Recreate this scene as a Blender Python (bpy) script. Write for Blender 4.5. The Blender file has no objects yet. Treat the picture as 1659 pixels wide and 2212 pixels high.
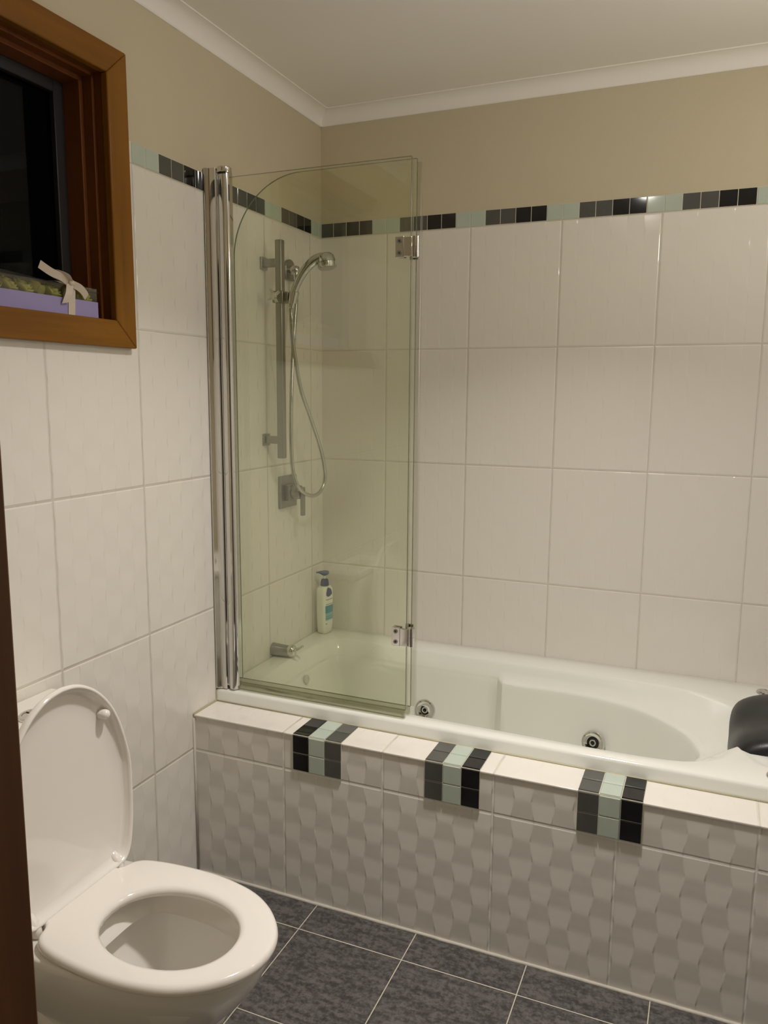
import bpy, bmesh, math, random
from math import pi, sin, cos, radians
from mathutils import Vector, Matrix
random.seed(4)

# ---------------------------------------------------------------- camera, world, light, exposure
S = bpy.context.scene
COL = S.collection
cam_data = bpy.data.cameras.new('camera')
cam = bpy.data.objects.new('camera', cam_data)
COL.objects.link(cam)
cam.location = (1.34597, -2.60772, 1.41393)
cam.rotation_mode = 'XYZ'
cam.rotation_euler = (1.42201, -0.0072, 0.3985)
cam_data.sensor_fit = 'VERTICAL'
cam_data.sensor_height = 24.0
cam_data.lens = 24.0 * 1696.5 / 2212.0
cam_data.clip_start = 0.02
S.camera = cam

world = bpy.data.worlds.new('night')
S.world = world
world.use_nodes = True
world.node_tree.nodes['Background'].inputs[0].default_value = (0.010, 0.012, 0.014, 1)
world.node_tree.nodes['Background'].inputs[1].default_value = 0.3

S.view_settings.view_transform = 'Standard'
S.view_settings.look = 'None'
S.view_settings.gamma = 1
S.view_settings.use_curve_mapping = False
S.view_settings.exposure = 0.0
try:
    S.cycles.max_bounces = 14
    S.cycles.diffuse_bounces = 6
    S.cycles.glossy_bounces = 6
    S.cycles.transparent_max_bounces = 24
    S.cycles.transmission_bounces = 8
    S.cycles.sample_clamp_indirect = 4.0
except Exception:
    pass

LIGHT_XY = (1.00, -1.18)
CEIL = 2.382

def area_light(name, loc, power, color, size, spread=180, rot=(0, 0, 0)):
    l = bpy.data.lights.new(name, 'AREA')
    l.shape = 'DISK'; l.size = size; l.energy = power; l.color = color
    l.spread = radians(spread)
    o = bpy.data.objects.new(name, l)
    COL.objects.link(o); o.location = loc; o.rotation_euler = rot
    return o
area_light('lamp_light', (LIGHT_XY[0], LIGHT_XY[1], CEIL - 0.030), 11.0, (1.0, 0.950, 0.905), 0.13, 112)
def point_light(name, loc, power, color, radius):
    l = bpy.data.lights.new(name, 'POINT'); l.energy = power; l.color = color; l.shadow_soft_size = radius
    o = bpy.data.objects.new(name, l); COL.objects.link(o); o.location = loc
    return o
FILL_POS = (1.785, -0.80, 2.02)
point_light('point_light', FILL_POS, 5.6, (1.0, 0.950, 0.905), 0.055)  # added fill, no known lamp here; brightens the ceiling and left wall
point_light('centre_light', (LIGHT_XY[0], LIGHT_XY[1], CEIL - 0.062), 4.0, (1.0, 0.950, 0.905), 0.045)

# ---------------------------------------------------------------- geometry constants (metres)
TW, TH = 0.300, 0.394            # wall tile module
X0B = 0.5546                     # a vertical joint on the back wall
Y0L = -0.996; TWL = 0.304        # a vertical joint on the left wall
Z0 = 1.963                       # tile top / mosaic bottom
MOS = 2.0125                     # mosaic top
COVE = 2.338
YD = -0.8204; YDI = -0.708       # bath hob: front face and inner edge
ZD = 0.4912; ZM = 0.383
XR = 1.86                        # right wall
YF = -2.20; YF2 = -2.32          # front wall with the door opening
RIM = 0.530

# ---------------------------------------------------------------- node helpers
def sock(nt, v, inp):
    if isinstance(v, (int, float)): inp.default_value = v
    else: nt.links.new(v, inp)
def M(nt, op, a, b=None, c=None, clamp=False):
    n = nt.nodes.new('ShaderNodeMath'); n.operation = op; n.use_clamp = clamp
    for i, v in enumerate((a, b, c)):
        if v is not None: sock(nt, v, n.inputs[i])
    return n.outputs[0]
def MR(nt, v, a, b, c=0.0, d=1.0, smooth=True):
    n = nt.nodes.new('ShaderNodeMapRange')
    n.interpolation_type = 'SMOOTHSTEP' if smooth else 'LINEAR'
    nt.links.new(v, n.inputs['Value'])
    for k, x in (('From Min', a), ('From Max', b), ('To Min', c), ('To Max', d)): n.inputs[k].default_value = x
    return n.outputs['Result']
def MIXC(nt, f, a, b):
    n = nt.nodes.new('ShaderNodeMix'); n.data_type = 'RGBA'
    sock(nt, f, n.inputs['Factor'])
    for v, i in ((a, n.inputs[6]), (b, n.inputs[7])):
        if isinstance(v, tuple): i.default_value = v + (1,) if len(v) == 3 else v
        else: nt.links.new(v, i)
    return n.outputs[2]
def new_mat(name):
    m = bpy.data.materials.new(name); m.use_nodes = True
    return m, m.node_tree, m.node_tree.nodes['Principled BSDF']
def noise(nt, scale, detail=3, rough=0.5, vec=None):
    n = nt.nodes.new('ShaderNodeTexNoise')
    n.inputs['Scale'].default_value = scale; n.inputs['Detail'].default_value = detail
    n.inputs['Roughness'].default_value = rough
    if vec is not None: nt.links.new(vec, n.inputs['Vector'])
    return n.outputs['Fac']
def objcoord(nt):
    return nt.nodes.new('ShaderNodeTexCoord').outputs['Object']
def stretched(nt, sx, sy, sz):
    m = nt.nodes.new('ShaderNodeMapping'); nt.links.new(objcoord(nt), m.inputs[0])
    m.inputs['Scale'].default_value = (sx, sy, sz)
    return m.outputs[0]
def bump(nt, h, b, strength=1.0, dist=1.0):
    n = nt.nodes.new('ShaderNodeBump'); n.inputs['Strength'].default_value = strength
    n.inputs['Distance'].default_value = dist
    nt.links.new(h, n.inputs['Height']); nt.links.new(n.outputs[0], b.inputs['Normal'])
def simple(name, color, rough=0.5, metal=0.0, spec=0.5, coat=0.0, var=0.0, vscale=8, bumpd=0.0, bscale=60):
    m, nt, b = new_mat(name)
    b.inputs['Base Color'].default_value = color + (1,)
    b.inputs['Roughness'].default_value = rough; b.inputs['Metallic'].default_value = metal
    b.inputs['Specular IOR Level'].default_value = spec
    b.inputs['Coat Weight'].default_value = coat; b.inputs['Coat Roughness'].default_value = 0.04
    oc = objcoord(nt)
    f = noise(nt, vscale, 3, 0.5, oc)
    dark = tuple(c * (1 - var) for c in color)
    nt.links.new(MIXC(nt, f, dark, color), b.inputs['Base Color'])
    if bumpd:
        bump(nt, M(nt, 'MULTIPLY', noise(nt, bscale, 3, 0.5, oc), bumpd), b)
    return m

TILE_COL = (0.80, 0.765, 0.705)
GROUT = (0.60, 0.56, 0.47)
def wave_tile(name, ua, u0, W, v0, H, amp=0.00045, rough=0.15, vaxis='Z', wave=True, grout=GROUT, gw=0.0014):
    m, nt, b = new_mat(name)
    sp = nt.nodes.new('ShaderNodeSeparateXYZ'); nt.links.new(objcoord(nt), sp.inputs[0])
    U = M(nt, 'SUBTRACT', sp.outputs[ua], u0)
    V = M(nt, 'SUBTRACT', sp.outputs[vaxis], v0)
    du = M(nt, 'PINGPONG', U, W / 2)
    d = M(nt, 'MINIMUM', du, M(nt, 'PINGPONG', V, H / 2)) if H else du
    g = MR(nt, d, gw * 0.7, gw * 1.15)
    pil = MR(nt, d, gw * 0.8, gw + 0.004)
    w = W / 6.0; P = 0.1045
    tri = M(nt, 'SUBTRACT', M(nt, 'MULTIPLY', M(nt, 'PINGPONG', M(nt, 'MULTIPLY', V, 2 / P), 1.0), 2.0), 1.0)
    cu = M(nt, 'COSINE', M(nt, 'MULTIPLY', U, pi / w))
    Up = M(nt, 'ADD', U, M(nt, 'MULTIPLY', M(nt, 'MULTIPLY', tri, cu), 0.0036))
    s = M(nt, 'MULTIPLY', M(nt, 'SINE', M(nt, 'MULTIPLY', Up, pi / w)), 8.0)
    s = M(nt, 'MAXIMUM', M(nt, 'MINIMUM', s, 1.0), -1.0)
    ph = M(nt, 'MULTIPLY', V, 2 * pi / P)
    wv = M(nt, 'ADD', M(nt, 'COSINE', ph), M(nt, 'MULTIPLY', M(nt, 'COSINE', M(nt, 'MULTIPLY', ph, 3.0)), 0.085))
    h = M(nt, 'MULTIPLY', M(nt, 'MULTIPLY', wv, s), amp if wave else 0.0)
    big = M(nt, 'MULTIPLY', noise(nt, 5.0, 2, 0.5, objcoord(nt)), 0.0012)
    h = M(nt, 'ADD', M(nt, 'ADD', h, big), M(nt, 'MULTIPLY', pil, 0.0012))
    bump(nt, h, b)
    n2 = noise(nt, 3.0, 2, 0.5, objcoord(nt))
    gcol = MIXC(nt, noise(nt, 14.0, 3, 0.6, objcoord(nt)), tuple(c * 0.8 for c in grout), tuple(min(1, c * 1.15) for c in grout))
    tcol = MIXC(nt, n2, tuple(c * 0.97 for c in TILE_COL), TILE_COL)
    nt.links.new(MIXC(nt, g, gcol, tcol), b.inputs['Base Color'])
    nt.links.new(MR(nt, g, 0, 1, 0.75, rough, False), b.inputs['Roughness'])
    b.inputs['Specular IOR Level'].default_value = 0.5
    return m

def glass_mat(name, tint, refl=1.0, rough=0.0):
    m = bpy.data.materials.new(name); m.use_nodes = True; nt = m.node_tree
    nt.nodes.remove(nt.nodes['Principled BSDF'])
    out = [n for n in nt.nodes if n.type == 'OUTPUT_MATERIAL'][0]
    t = nt.nodes.new('ShaderNodeBsdfTransparent'); t.inputs[0].default_value = tint + (1,)
    g = nt.nodes.new('ShaderNodeBsdfGlossy'); g.inputs['Roughness'].default_value = rough
    g.inputs['Color'].default_value = (refl, refl, refl, 1)
    geo = nt.nodes.new('ShaderNodeNewGeometry')
    dp = nt.nodes.new('ShaderNodeVectorMath'); dp.operation = 'DOT_PRODUCT'
    nt.links.new(geo.outputs['Normal'], dp.inputs[0]); nt.links.new(geo.outputs['Incoming'], dp.inputs[1])
    one = M(nt, 'SUBTRACT', 1.0, M(nt, 'ABSOLUTE', dp.outputs['Value']))
    fr = M(nt, 'ADD', M(nt, 'MULTIPLY', M(nt, 'POWER', one, 5.0), 0.95), 0.042)
    mx = nt.nodes.new('ShaderNodeMixShader')
    nt.links.new(fr, mx.inputs[0]); nt.links.new(t.outputs[0], mx.inputs[1]); nt.links.new(g.outputs[0], mx.inputs[2])
    nt.links.new(mx.outputs[0], out.inputs[0])
    return m

def wood_mat(name, c1, c2, axis=2, rough=0.35, scale=1.0):
    m, nt, b = new_mat(name)
    sc = [38 * scale, 38 * scale, 38 * scale]; sc[axis] = 2.2 * scale
    v = stretched(nt, *sc)
    n = noise(nt, 1.0, 5, 0.6, v)
    n2 = noise(nt, 0.35, 2, 0.5, v)
    f = MR(nt, M(nt, 'ADD', M(nt, 'MULTIPLY', n, 0.6), M(nt, 'MULTIPLY', n2, 0.4)), 0.32, 0.68)
    nt.links.new(MIXC(nt, f, c1, c2), b.inputs['Base Color'])
    b.inputs['Roughness'].default_value = rough
    b.inputs['Specular IOR Level'].default_value = 0.3
    bump(nt, M(nt, 'MULTIPLY', n, 0.0004), b)
    return m

def floor_mat():
    m, nt, b = new_mat('dark_floor_tile')
    sp = nt.nodes.new('ShaderNodeSeparateXYZ'); nt.links.new(objcoord(nt), sp.inputs[0])
    U = M(nt, 'SUBTRACT', sp.outputs['X'], 0.404); V = M(nt, 'SUBTRACT', sp.outputs['Y'], -0.9316)
    d = M(nt, 'MINIMUM', M(nt, 'PINGPONG', U, 0.295 / 2), M(nt, 'PINGPONG', V, 0.297 / 2))
    g = MR(nt, d, 0.0009, 0.0017)
    v = stretched(nt, 14, 45, 20)
    n1 = noise(nt, 1.0, 5, 0.65, v)
    n2 = noise(nt, 75.0, 4, 0.7, objcoord(nt))
    n3 = noise(nt, 4.0, 2, 0.5, objcoord(nt))
    f = M(nt, 'ADD', M(nt, 'MULTIPLY', n1, 0.45), M(nt, 'MULTIPLY', n2, 0.55))
    f = MR(nt, f, 0.40, 0.60)
    c = MIXC(nt, f, (0.045, 0.042, 0.041), (0.142, 0.132, 0.126))
    c = MIXC(nt, M(nt, 'MULTIPLY', n3, 0.35), c, (0.085, 0.082, 0.084))
    nt.links.new(MIXC(nt, g, (0.62, 0.58, 0.47), c), b.inputs['Base Color'])
    nt.links.new(MR(nt, n2, 0.3, 0.7, 0.30, 0.48), b.inputs['Roughness'])
    bump(nt, M(nt, 'ADD', M(nt, 'MULTIPLY', n2, 0.0002), M(nt, 'MULTIPLY', g, 0.0008)), b)
    return m

MAT = {}
MAT['tile_back'] = wave_tile('tile_back', 'X', X0B, TW, Z0, TH, amp=0.0003)
MAT['tile_left'] = wave_tile('tile_left', 'Y', Y0L, TWL, Z0, TH, amp=0.0005)
MAT['tile_hob'] = wave_tile('tile_hob', 'X', 0.2987, 0.298, ZM, 0.3935, amp=0.0008, gw=0.0018, rough=0.2, grout=(0.90, 0.87, 0.80))  # hob grout paler: light on the upward joint lips is in its colour
MAT['tile_hob_top'] = wave_tile('tile_hob_top', 'X', 0.2987, 0.298, 0, None, amp=0.0003, gw=0.0014, rough=0.10, vaxis='Y', grout=(0.62, 0.57, 0.45))
MAT['paint'] = simple('beige_paint', (0.60, 0.535, 0.39), 0.75, spec=0.25, var=0.05, vscale=4, bumpd=0.0004, bscale=180)
MAT['ceiling'] = simple('ceiling_paint', (0.90, 0.875, 0.83), 0.7, spec=0.3, var=0.03, vscale=3)
MAT['hall'] = simple('hall_paint', (0.45, 0.40, 0.32), 0.8, spec=0.2, var=0.03)
MAT['floor'] = floor_mat()
MAT['wood_v'] = wood_mat('timber_upright', (0.150, 0.058, 0.004), (0.235, 0.096, 0.008), 2)
MAT['wood_h'] = wood_mat('timber_rail', (0.150, 0.058, 0.004), (0.235, 0.096, 0.008), 1)
MAT['wood_reveal'] = wood_mat('timber_reveal', (0.130, 0.038, 0.008), (0.175, 0.055, 0.012), 2, 0.45)
MAT['wood_jamb'] = wood_mat('timber_jamb', (0.085, 0.028, 0.004), (0.130, 0.044, 0.007), 2, 0.4)
MAT['sash'] = simple('dark_sash', (0.022, 0.020, 0.022), 0.4, spec=0.5)
MAT['pane'] = glass_mat('window_glass', (0.35, 0.36, 0.36), 0.3)
MAT['mos_black'] = simple('mosaic_black', (0.008, 0.008, 0.009), 0.06, spec=0.6)
MAT['mos_grey'] = simple('mosaic_grey', (0.105, 0.105, 0.095), 0.08, spec=0.5, var=0.3, vscale=25)
MAT['mos_pale'] = simple('mosaic_pale_green', (0.50, 0.57, 0.49), 0.08, spec=0.5, var=0.08, vscale=25)
MAT['mos_grout'] = simple('mosaic_grout', (0.70, 0.66, 0.55), 0.8)
MAT['silicone'] = simple('aged_silicone', (0.52, 0.47, 0.30), 0.5, var=0.35, vscale=22)
MAT['white_grout'] = simple('white_grout', (0.66, 0.62, 0.54), 0.7, var=0.25, vscale=30, bumpd=0.0012, bscale=60)
MAT['acrylic'] = simple('bath_acrylic', (0.815, 0.82, 0.755), 0.10, spec=0.5, coat=0.3, var=0.015, vscale=3)
MAT['porcelain'] = simple('porcelain', (0.84, 0.81, 0.755), 0.08, spec=0.5, coat=0.3, var=0.015, vscale=3)
MAT['seat'] = simple('seat_plastic', (0.85, 0.805, 0.75), 0.09, spec=0.5, coat=0.4, var=0.01)
MAT['chrome'] = simple('chrome', (0.70, 0.69, 0.67), 0.07, metal=1.0, var=0.03)
MAT['satin'] = simple('satin_metal', (0.36, 0.36, 0.34), 0.30, metal=1.0, var=0.08, vscale=15)
MAT['steel_hose'] = simple('hose_steel', (0.50, 0.50, 0.47), 0.25, metal=1.0)
MAT['dark_hole'] = simple('dark_hole', (0.006, 0.006, 0.006), 0.5)
MAT['rubber'] = simple('black_rubber', (0.012, 0.012, 0.013), 0.36, spec=0.5, bumpd=0.0003, bscale=400)
MAT['glass'] = glass_mat('shower_glass', (0.972, 0.981, 0.938))
MAT['glass_edge'] = simple('glass_edge_green', (0.10, 0.125, 0.075), 0.15, spec=0.5)
MAT['seal'] = glass_mat('clear_vinyl', (0.90, 0.90, 0.87), 1.0, 0.25)
MAT['seal_dark'] = glass_mat('smoky_vinyl', (0.80, 0.80, 0.72), 0.9, 0.25)
MAT['lilac'] = simple('lilac_card', (0.33, 0.28, 0.54), 0.7, var=0.06, vscale=30)
MAT['acetate'] = glass_mat('clear_acetate', (0.88, 0.87, 0.78), 1.0, 0.08)
MAT['acetate_top'] = glass_mat('cloudy_acetate', (0.60, 0.57, 0.40), 1.0, 0.35)
MAT['ribbon'] = simple('satin_ribbon', (0.66, 0.57, 0.47), 0.38, spec=0.6, var=0.12, vscale=90)
MAT['rose'] = simple('pale_green_petal', (0.62, 0.62, 0.22), 0.65, var=0.15, vscale=60)
MAT['rose_green_dark'] = simple('shredded_padding', (0.20, 0.19, 0.08), 0.9, var=0.6, vscale=200)
MAT['rose_pink'] = simple('pink_petal', (0.42, 0.22, 0.18), 0.65, var=0.15, vscale=60)
MAT['bottle'] = simple('bottle_plastic', (0.86, 0.86, 0.76), 0.35, var=0.02)
MAT['pump'] = simple('blue_pump', (0.055, 0.085, 0.20), 0.35)
MAT['label_teal'] = simple('label_teal', (0.09, 0.32, 0.42), 0.4, var=0.15, vscale=80)
MAT['label_pale'] = simple('label_pale_teal', (0.30, 0.52, 0.52), 0.4)
MAT['ink'] = simple('grey_ink', (0.18, 0.16, 0.20), 0.5)
m_, nt_, b_ = new_mat('lamp_diffuser')
b_.inputs['Emission Color'].default_value = (1, 0.9, 0.75, 1); b_.inputs['Emission Strength'].default_value = 6.0
b_.inputs['Base Color'].default_value = (0.9, 0.9, 0.85, 1)
MAT['diffuser'] = m_
m_, nt_, b_ = new_mat('toilet_water')
b_.inputs['Base Color'].default_value = (0.55, 0.55, 0.50, 1); b_.inputs['Roughness'].default_value = 0.02
b_.inputs['Coat Weight'].default_value = 0.6
MAT['water'] = m_

# ---------------------------------------------------------------- mesh helpers
def obj(name, bm, mats, parent=None, smooth=False, bevel=0.0, seg=2, auto=None, kind=None):
    me = bpy.data.meshes.new(name)
    bmesh.ops.recalc_face_normals(bm, faces=bm.faces[:])
    bm.to_mesh(me); bm.free()
    if not isinstance(mats, (list, tuple)): mats = [mats]
    for m in mats: me.materials.append(MAT[m])
    o = bpy.data.objects.new(name, me); COL.objects.link(o)
    if smooth:
        for p in me.polygons: p.use_smooth = True
    if auto is not None:
        try: me.set_sharp_from_angle(angle=radians(auto))
        except Exception: pass
    if bevel:
        md = o.modifiers.new('bevel', 'BEVEL'); md.width = bevel; md.segments = seg
        md.limit_method = 'ANGLE'; md.angle_limit = radians(40); md.harden_normals = False
        for p in me.polygons: p.use_smooth = True
        try: me.set_sharp_from_angle(angle=radians(35))
        except Exception: pass
    if parent is not None:
        o.parent = parent
        o.matrix_parent_inverse = Matrix.Translation(-Vector(parent.location)) if not any(parent.rotation_euler) else parent.matrix_basis.inverted()
    if kind: o['kind'] = kind
    return o
def thing(name, label, cat, loc=(0, 0, 0), group=None):
    o = bpy.data.objects.new(name, None); COL.objects.link(o)
    o.empty_display_size = 0.05
    o.location = loc; o['label'] = label; o['category'] = cat
    if group: o['group'] = group
    return o
def tag(o, label, cat, group=None):
    o['label'] = label; o['category'] = cat
    if group: o['group'] = group
    return o
def box(bm, x0, x1, y0, y1, z0, z1, mi=0, mtx=None):
    vs = [bm.verts.new((x, y, z)) for x in (x0, x1) for y in (y0, y1) for z in (z0, z1)]
    if mtx is not None:
        for v in vs: v.co = mtx @ v.co
    for q in ((0, 1, 3, 2), (4, 6, 7, 5), (0, 4, 5, 1), (2, 3, 7, 6), (0, 2, 6, 4), (1, 5, 7, 3)):
        f = bm.faces.new([vs[i] for i in q]); f.material_index = mi
    return vs
def loft(bm, loops, closed=True, cap0=False, cap1=False, mi=0):
    R = [[bm.verts.new(p) for p in L] for L in loops]
    n = len(R[0])
    for a, b in zip(R, R[1:]):
        for i in range(n if closed else n - 1):
            j = (i + 1) % n
            f = bm.faces.new((a[i], a[j], b[j], b[i])); f.material_index = mi
    if cap0: f = bm.faces.new(R[0][::-1]); f.material_index = mi
    if cap1: f = bm.faces.new(R[-1]); f.material_index = mi
    return R
def ring(c, r, axis=(0, 0, 1), n=24, r2=None, ref=None):
    a = Vector(axis).normalized()
    ref = Vector(ref) if ref is not None else (Vector((0, 0, 1)) if abs(a.z) < 0.9 else Vector((1, 0, 0)))
    u = (ref - a * ref.dot(a)).normalized(); v = a.cross(u)
    r2 = r if r2 is None else r2
    return [Vector(c) + u * (r * cos(2 * pi * i / n)) + v * (r2 * sin(2 * pi * i / n)) for i in range(n)]
def lathe(bm, base, axis, prof, n=28, cap0=True, cap1=True, mi=0):
    a = Vector(axis).normalized()
    return loft(bm, [ring(Vector(base) + a * h, max(r, 1e-5), axis, n) for r, h in prof], True, cap0, cap1, mi)
def tube(bm, pts, rad, n=12, mi=0, cap=True):
    pts = [Vector(p) for p in pts]
    loops = []; prev = None
    for i, p in enumerate(pts):
        t = (pts[min(i + 1, len(pts) - 1)] - pts[max(i - 1, 0)]).normalized()
        if prev is None:
            u = t.orthogonal().normalized()
        else:
            u = (prev - t * prev.dot(t)).normalized()
        prev = u; v = t.cross(u)
        r = rad(i / (len(pts) - 1)) if callable(rad) else rad
        loops.append([p + u * (r * cos(2 * pi * k / n)) + v * (r * sin(2 * pi * k / n)) for k in range(n)])
    loft(bm, loops, True, cap, cap, mi)
def catmull(P, k=8, closed=False):
    P = [Vector(p) for p in P]; n = len(P); out = []
    rng = range(n) if closed else range(n - 1)
    for i in rng:
        if closed: p0, p1, p2, p3 = P[(i - 1) % n], P[i], P[(i + 1) % n], P[(i + 2) % n]
        else: p0, p1, p2, p3 = P[max(i - 1, 0)], P[i], P[i + 1], P[min(i + 2, n - 1)]
        for j in range(k):
            t = j / k
            out.append(0.5 * ((2 * p1) + (p2 - p0) * t + (2 * p0 - 5 * p1 + 4 * p2 - p3) * t * t + (3 * p1 - p0 - 3 * p2 + p3) * t ** 3))
    if not closed: out.append(P[-1])
    return out
def prism(bm, poly, z0, z1, mi=0):
    loft(bm, [[(x, y, z0) for x, y in poly], [(x, y, z1) for x, y in poly]], True, True, True, mi)

# ================================================================ SETTING
bm = bmesh.new(); box(bm, -0.16, XR + 0.1, -4.0, 0.1, -0.06, 0.0)
obj('floor', bm, 'floor', kind='structure')
bm = bmesh.new(); box(bm, -0.16, XR + 0.1, -4.0, 0.1, CEIL, CEIL + 0.05)
obj('ceiling', bm, 'ceiling', kind='structure')
# back wall: tiled below, painted above
bm = bmesh.new(); box(bm, -0.0, XR + 0.1, 0, 0.10, 0, Z0, 0); box(bm, -0.0, XR + 0.1, 0.0, 0.10, Z0, CEIL, 1)
obj('wall_back', bm, ['tile_back', 'paint'], kind='structure')
# left wall with window opening
WY0, WY1, WZ0, WZ1 = -1.78, -1.080, 1.568, 2.148
bm = bmesh.new()
box(bm, -0.16, 0, WY1, 0.10, 0, Z0, 0); box(bm, -0.16, 0, WY1, 0.10, Z0, CEIL, 1)
box(bm, -0.16, 0, WY0, WY1, 0, WZ0, 0); box(bm, -0.16, 0, WY0, WY1, WZ1, CEIL, 1)
box(bm, -0.16, 0, -4.0, WY0, 0, Z0, 0); box(bm, -0.16, 0, -4.0, WY0, Z0, CEIL, 1)
obj('wall_left', bm, ['tile_left', 'paint'], kind='structure')
bm = bmesh.new(); box(bm, XR, XR + 0.1, -4.0, 0, 0, Z0, 0); box(bm, XR, XR + 0.1, -4.0, 0, Z0, CEIL, 1)
obj('wall_right', bm, ['tile_left', 'paint'], kind='structure')
DX0, DX1, DZ = 0.8426, 1.69, 2.06
bm = bmesh.new()
box(bm, 0, DX0, YF2, YF, 0, CEIL); box(bm, DX1, XR, YF2, YF, 0, CEIL); box(bm, DX0, DX1, YF2, YF, DZ, CEIL)
obj('wall_front', bm, 'paint', kind='structure')
bm = bmesh.new(); box(bm, 0, XR, -4.05, -3.95, 0, CEIL)
obj('wall_hall', bm, 'hall', kind='structure')
# timber door lining with stop
dr = bpy.data.objects.new('door_1', None); COL.objects.link(dr); dr['kind'] = 'structure'; dr.location = (DX0, YF, 0)
bm = bmesh.new()
box(bm, DX0, DX0 + 0.025, YF2 - 0.012, YF + 0.012, 0, DZ - 0.0)
obj('door_jamb', bm, 'wood_jamb', dr, bevel=0.002)
bm = bmesh.new(); box(bm, DX0 + 0.025, DX0 + 0.037, YF2 + 0.01, YF2 + 0.05, 0, DZ - 0.025)
obj('door_stop', bm, 'wood_jamb', dr, bevel=0.002)
bm = bmesh.new(); box(bm, DX1 - 0.025, DX1, YF2 - 0.012, YF + 0.012, 0, DZ)
obj('door_jamb', bm, 'wood_jamb', dr, bevel=0.002)
bm = bmesh.new(); box(bm, DX0 + 0.025, DX1 - 0.025, YF2 - 0.012, YF + 0.012, DZ - 0.025, DZ)
obj('door_head', bm, 'wood_jamb', dr, bevel=0.002)

# plaster cove cornice
def cove(name, p0, p1, inward):
    bm = bmesh.new(); prof = []
    k = CEIL - COVE
    pr = [(0.0, COVE), (0.004, COVE), (0.006, COVE + 0.003)]
    for i in range(9):
        a = radians(90 * i / 8)
        pr.append((0.006 + (k - 0.004) * (1 - cos(a)) * 1.0, COVE + 0.003 + (k - 0.006) * sin(a)))
    pr += [(k + 0.006, CEIL - 0.003), (k + 0.006, CEIL), (0.0, CEIL)]
    i = Vector(inward)
    loft(bm, [[Vector((p[0], p[1], 0)) + i * d + Vector((0, 0, z)) for d, z in pr] for p in (p0, p1)], True, True, True)
    return obj(name, bm, 'ceiling', smooth=True, auto=30, kind='structure')
cove('trim_1', (0, 0), (XR, 0), (0, -1, 0))
cove('trim_2', (0, 0), (0, YF), (1, 0, 0))
cove('trim_5', (XR, 0), (XR, YF), (-1, 0, 0))

# mosaic border strips
SEQ = ['g', 'g', 'k', 'k', 'p', 'p']
MI = {'k': 0, 'g': 1, 'p': 2}
def mosaic_tile(bm, c, eu, ev, en, w, h, t, mi):
    c, eu, ev, en = map(Vector, (c, eu, ev, en)); e = min(0.0012, t * 0.6)
    lo = [[c + eu * (a * (w / 2 - d)) + ev * (b * (h / 2 - d)) + en * n for a, b in ((-1, -1), (1, -1), (1, 1), (-1, 1))]
          for d, n in ((0, 0), (0, t - e), (e, t))]
    loft(bm, lo, True, False, True, mi)
bm = bmesh.new()
box(bm, 0.0008, XR, -0.0012, 0.0002, Z0 + 0.001, MOS, 3)
mp = 0.05047; off = X0B - 11 * mp
for k in range(-1, 37):
    x = off + (k + 0.5) * mp; xa = max(0.003, x - mp / 2 + 0.0011); xb = x + mp / 2 - 0.0011
    if xb - xa < 0.004 or xb > XR: continue
    mosaic_tile(bm, ((xa + xb) / 2, -0.0012, (Z0 + MOS) / 2 + 0.0005), (1, 0, 0), (0, 0, 1), (0, -1, 0), xb - xa, MOS - Z0 - 0.003, 0.0016, MI[SEQ[k % 6]])
obj('trim_3', bm, ['mos_black', 'mos_grey', 'mos_pale', 'mos_grout'], kind='structure')
bm = bmesh.new()
box(bm, -0.0002, 0.0012, -1.03, -0.0008, Z0 + 0.001, MOS, 3)
LS = ['p', 'p', 'k', 'k', 'g', 'g']
yb = [-0.003, -0.0263, -0.0790] + [-0.0790 - 0.0511 * i for i in range(1, 19)]
for k in range(len(yb) - 1):
    ya, y2 = yb[k + 1] + 0.0011, yb[k] - 0.0011
    if ya < -1.03: ya = -1.03
    if y2 - ya < 0.004: continue
    mosaic_tile(bm, (0.0012, (ya + y2) / 2, (Z0 + MOS) / 2 + 0.0005), (0, 1, 0), (0, 0, 1), (1, 0, 0), y2 - ya, MOS - Z0 - 0.003, 0.0012, MI[LS[k % 6]])
obj('trim_4', bm, ['mos_black', 'mos_grey', 'mos_pale', 'mos_grout'], kind='structure')

# ---------------------------------------------------------------- window
win = bpy.data.objects.new('window_1', None); COL.objects.link(win); win['kind'] = 'structure'; win.location = (0, -1.43, 1.85)
CO0, CO1, CB, CT = -1.85, -1.0255, 1.520, 2.196      # casing outer
CI0, CI1, IB, IT = -1.78, -1.0930, 1.5830, 2.1340    # casing inner
def casing(name, poly, mat):
    bm = bmesh.new()
    loft(bm, [[(0.0, y, z) for y, z in poly], [(0.020, y, z) for y, z in poly]], True, True, True)
    obj(name, bm, mat, win, bevel=0.003)
casing('window_casing', [(CO1, CB), (CO1, CT), (CI1, IT), (CI1, IB)], 'wood_v')
casing('window_casing', [(CO0, CB), (CO1, CB), (CI1, IB), (CI0, IB)], 'wood_h')
casing('window_casing', [(CO0, CT), (CO1, CT), (CI1, IT), (CI0, IT)], 'wood_h')
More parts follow.
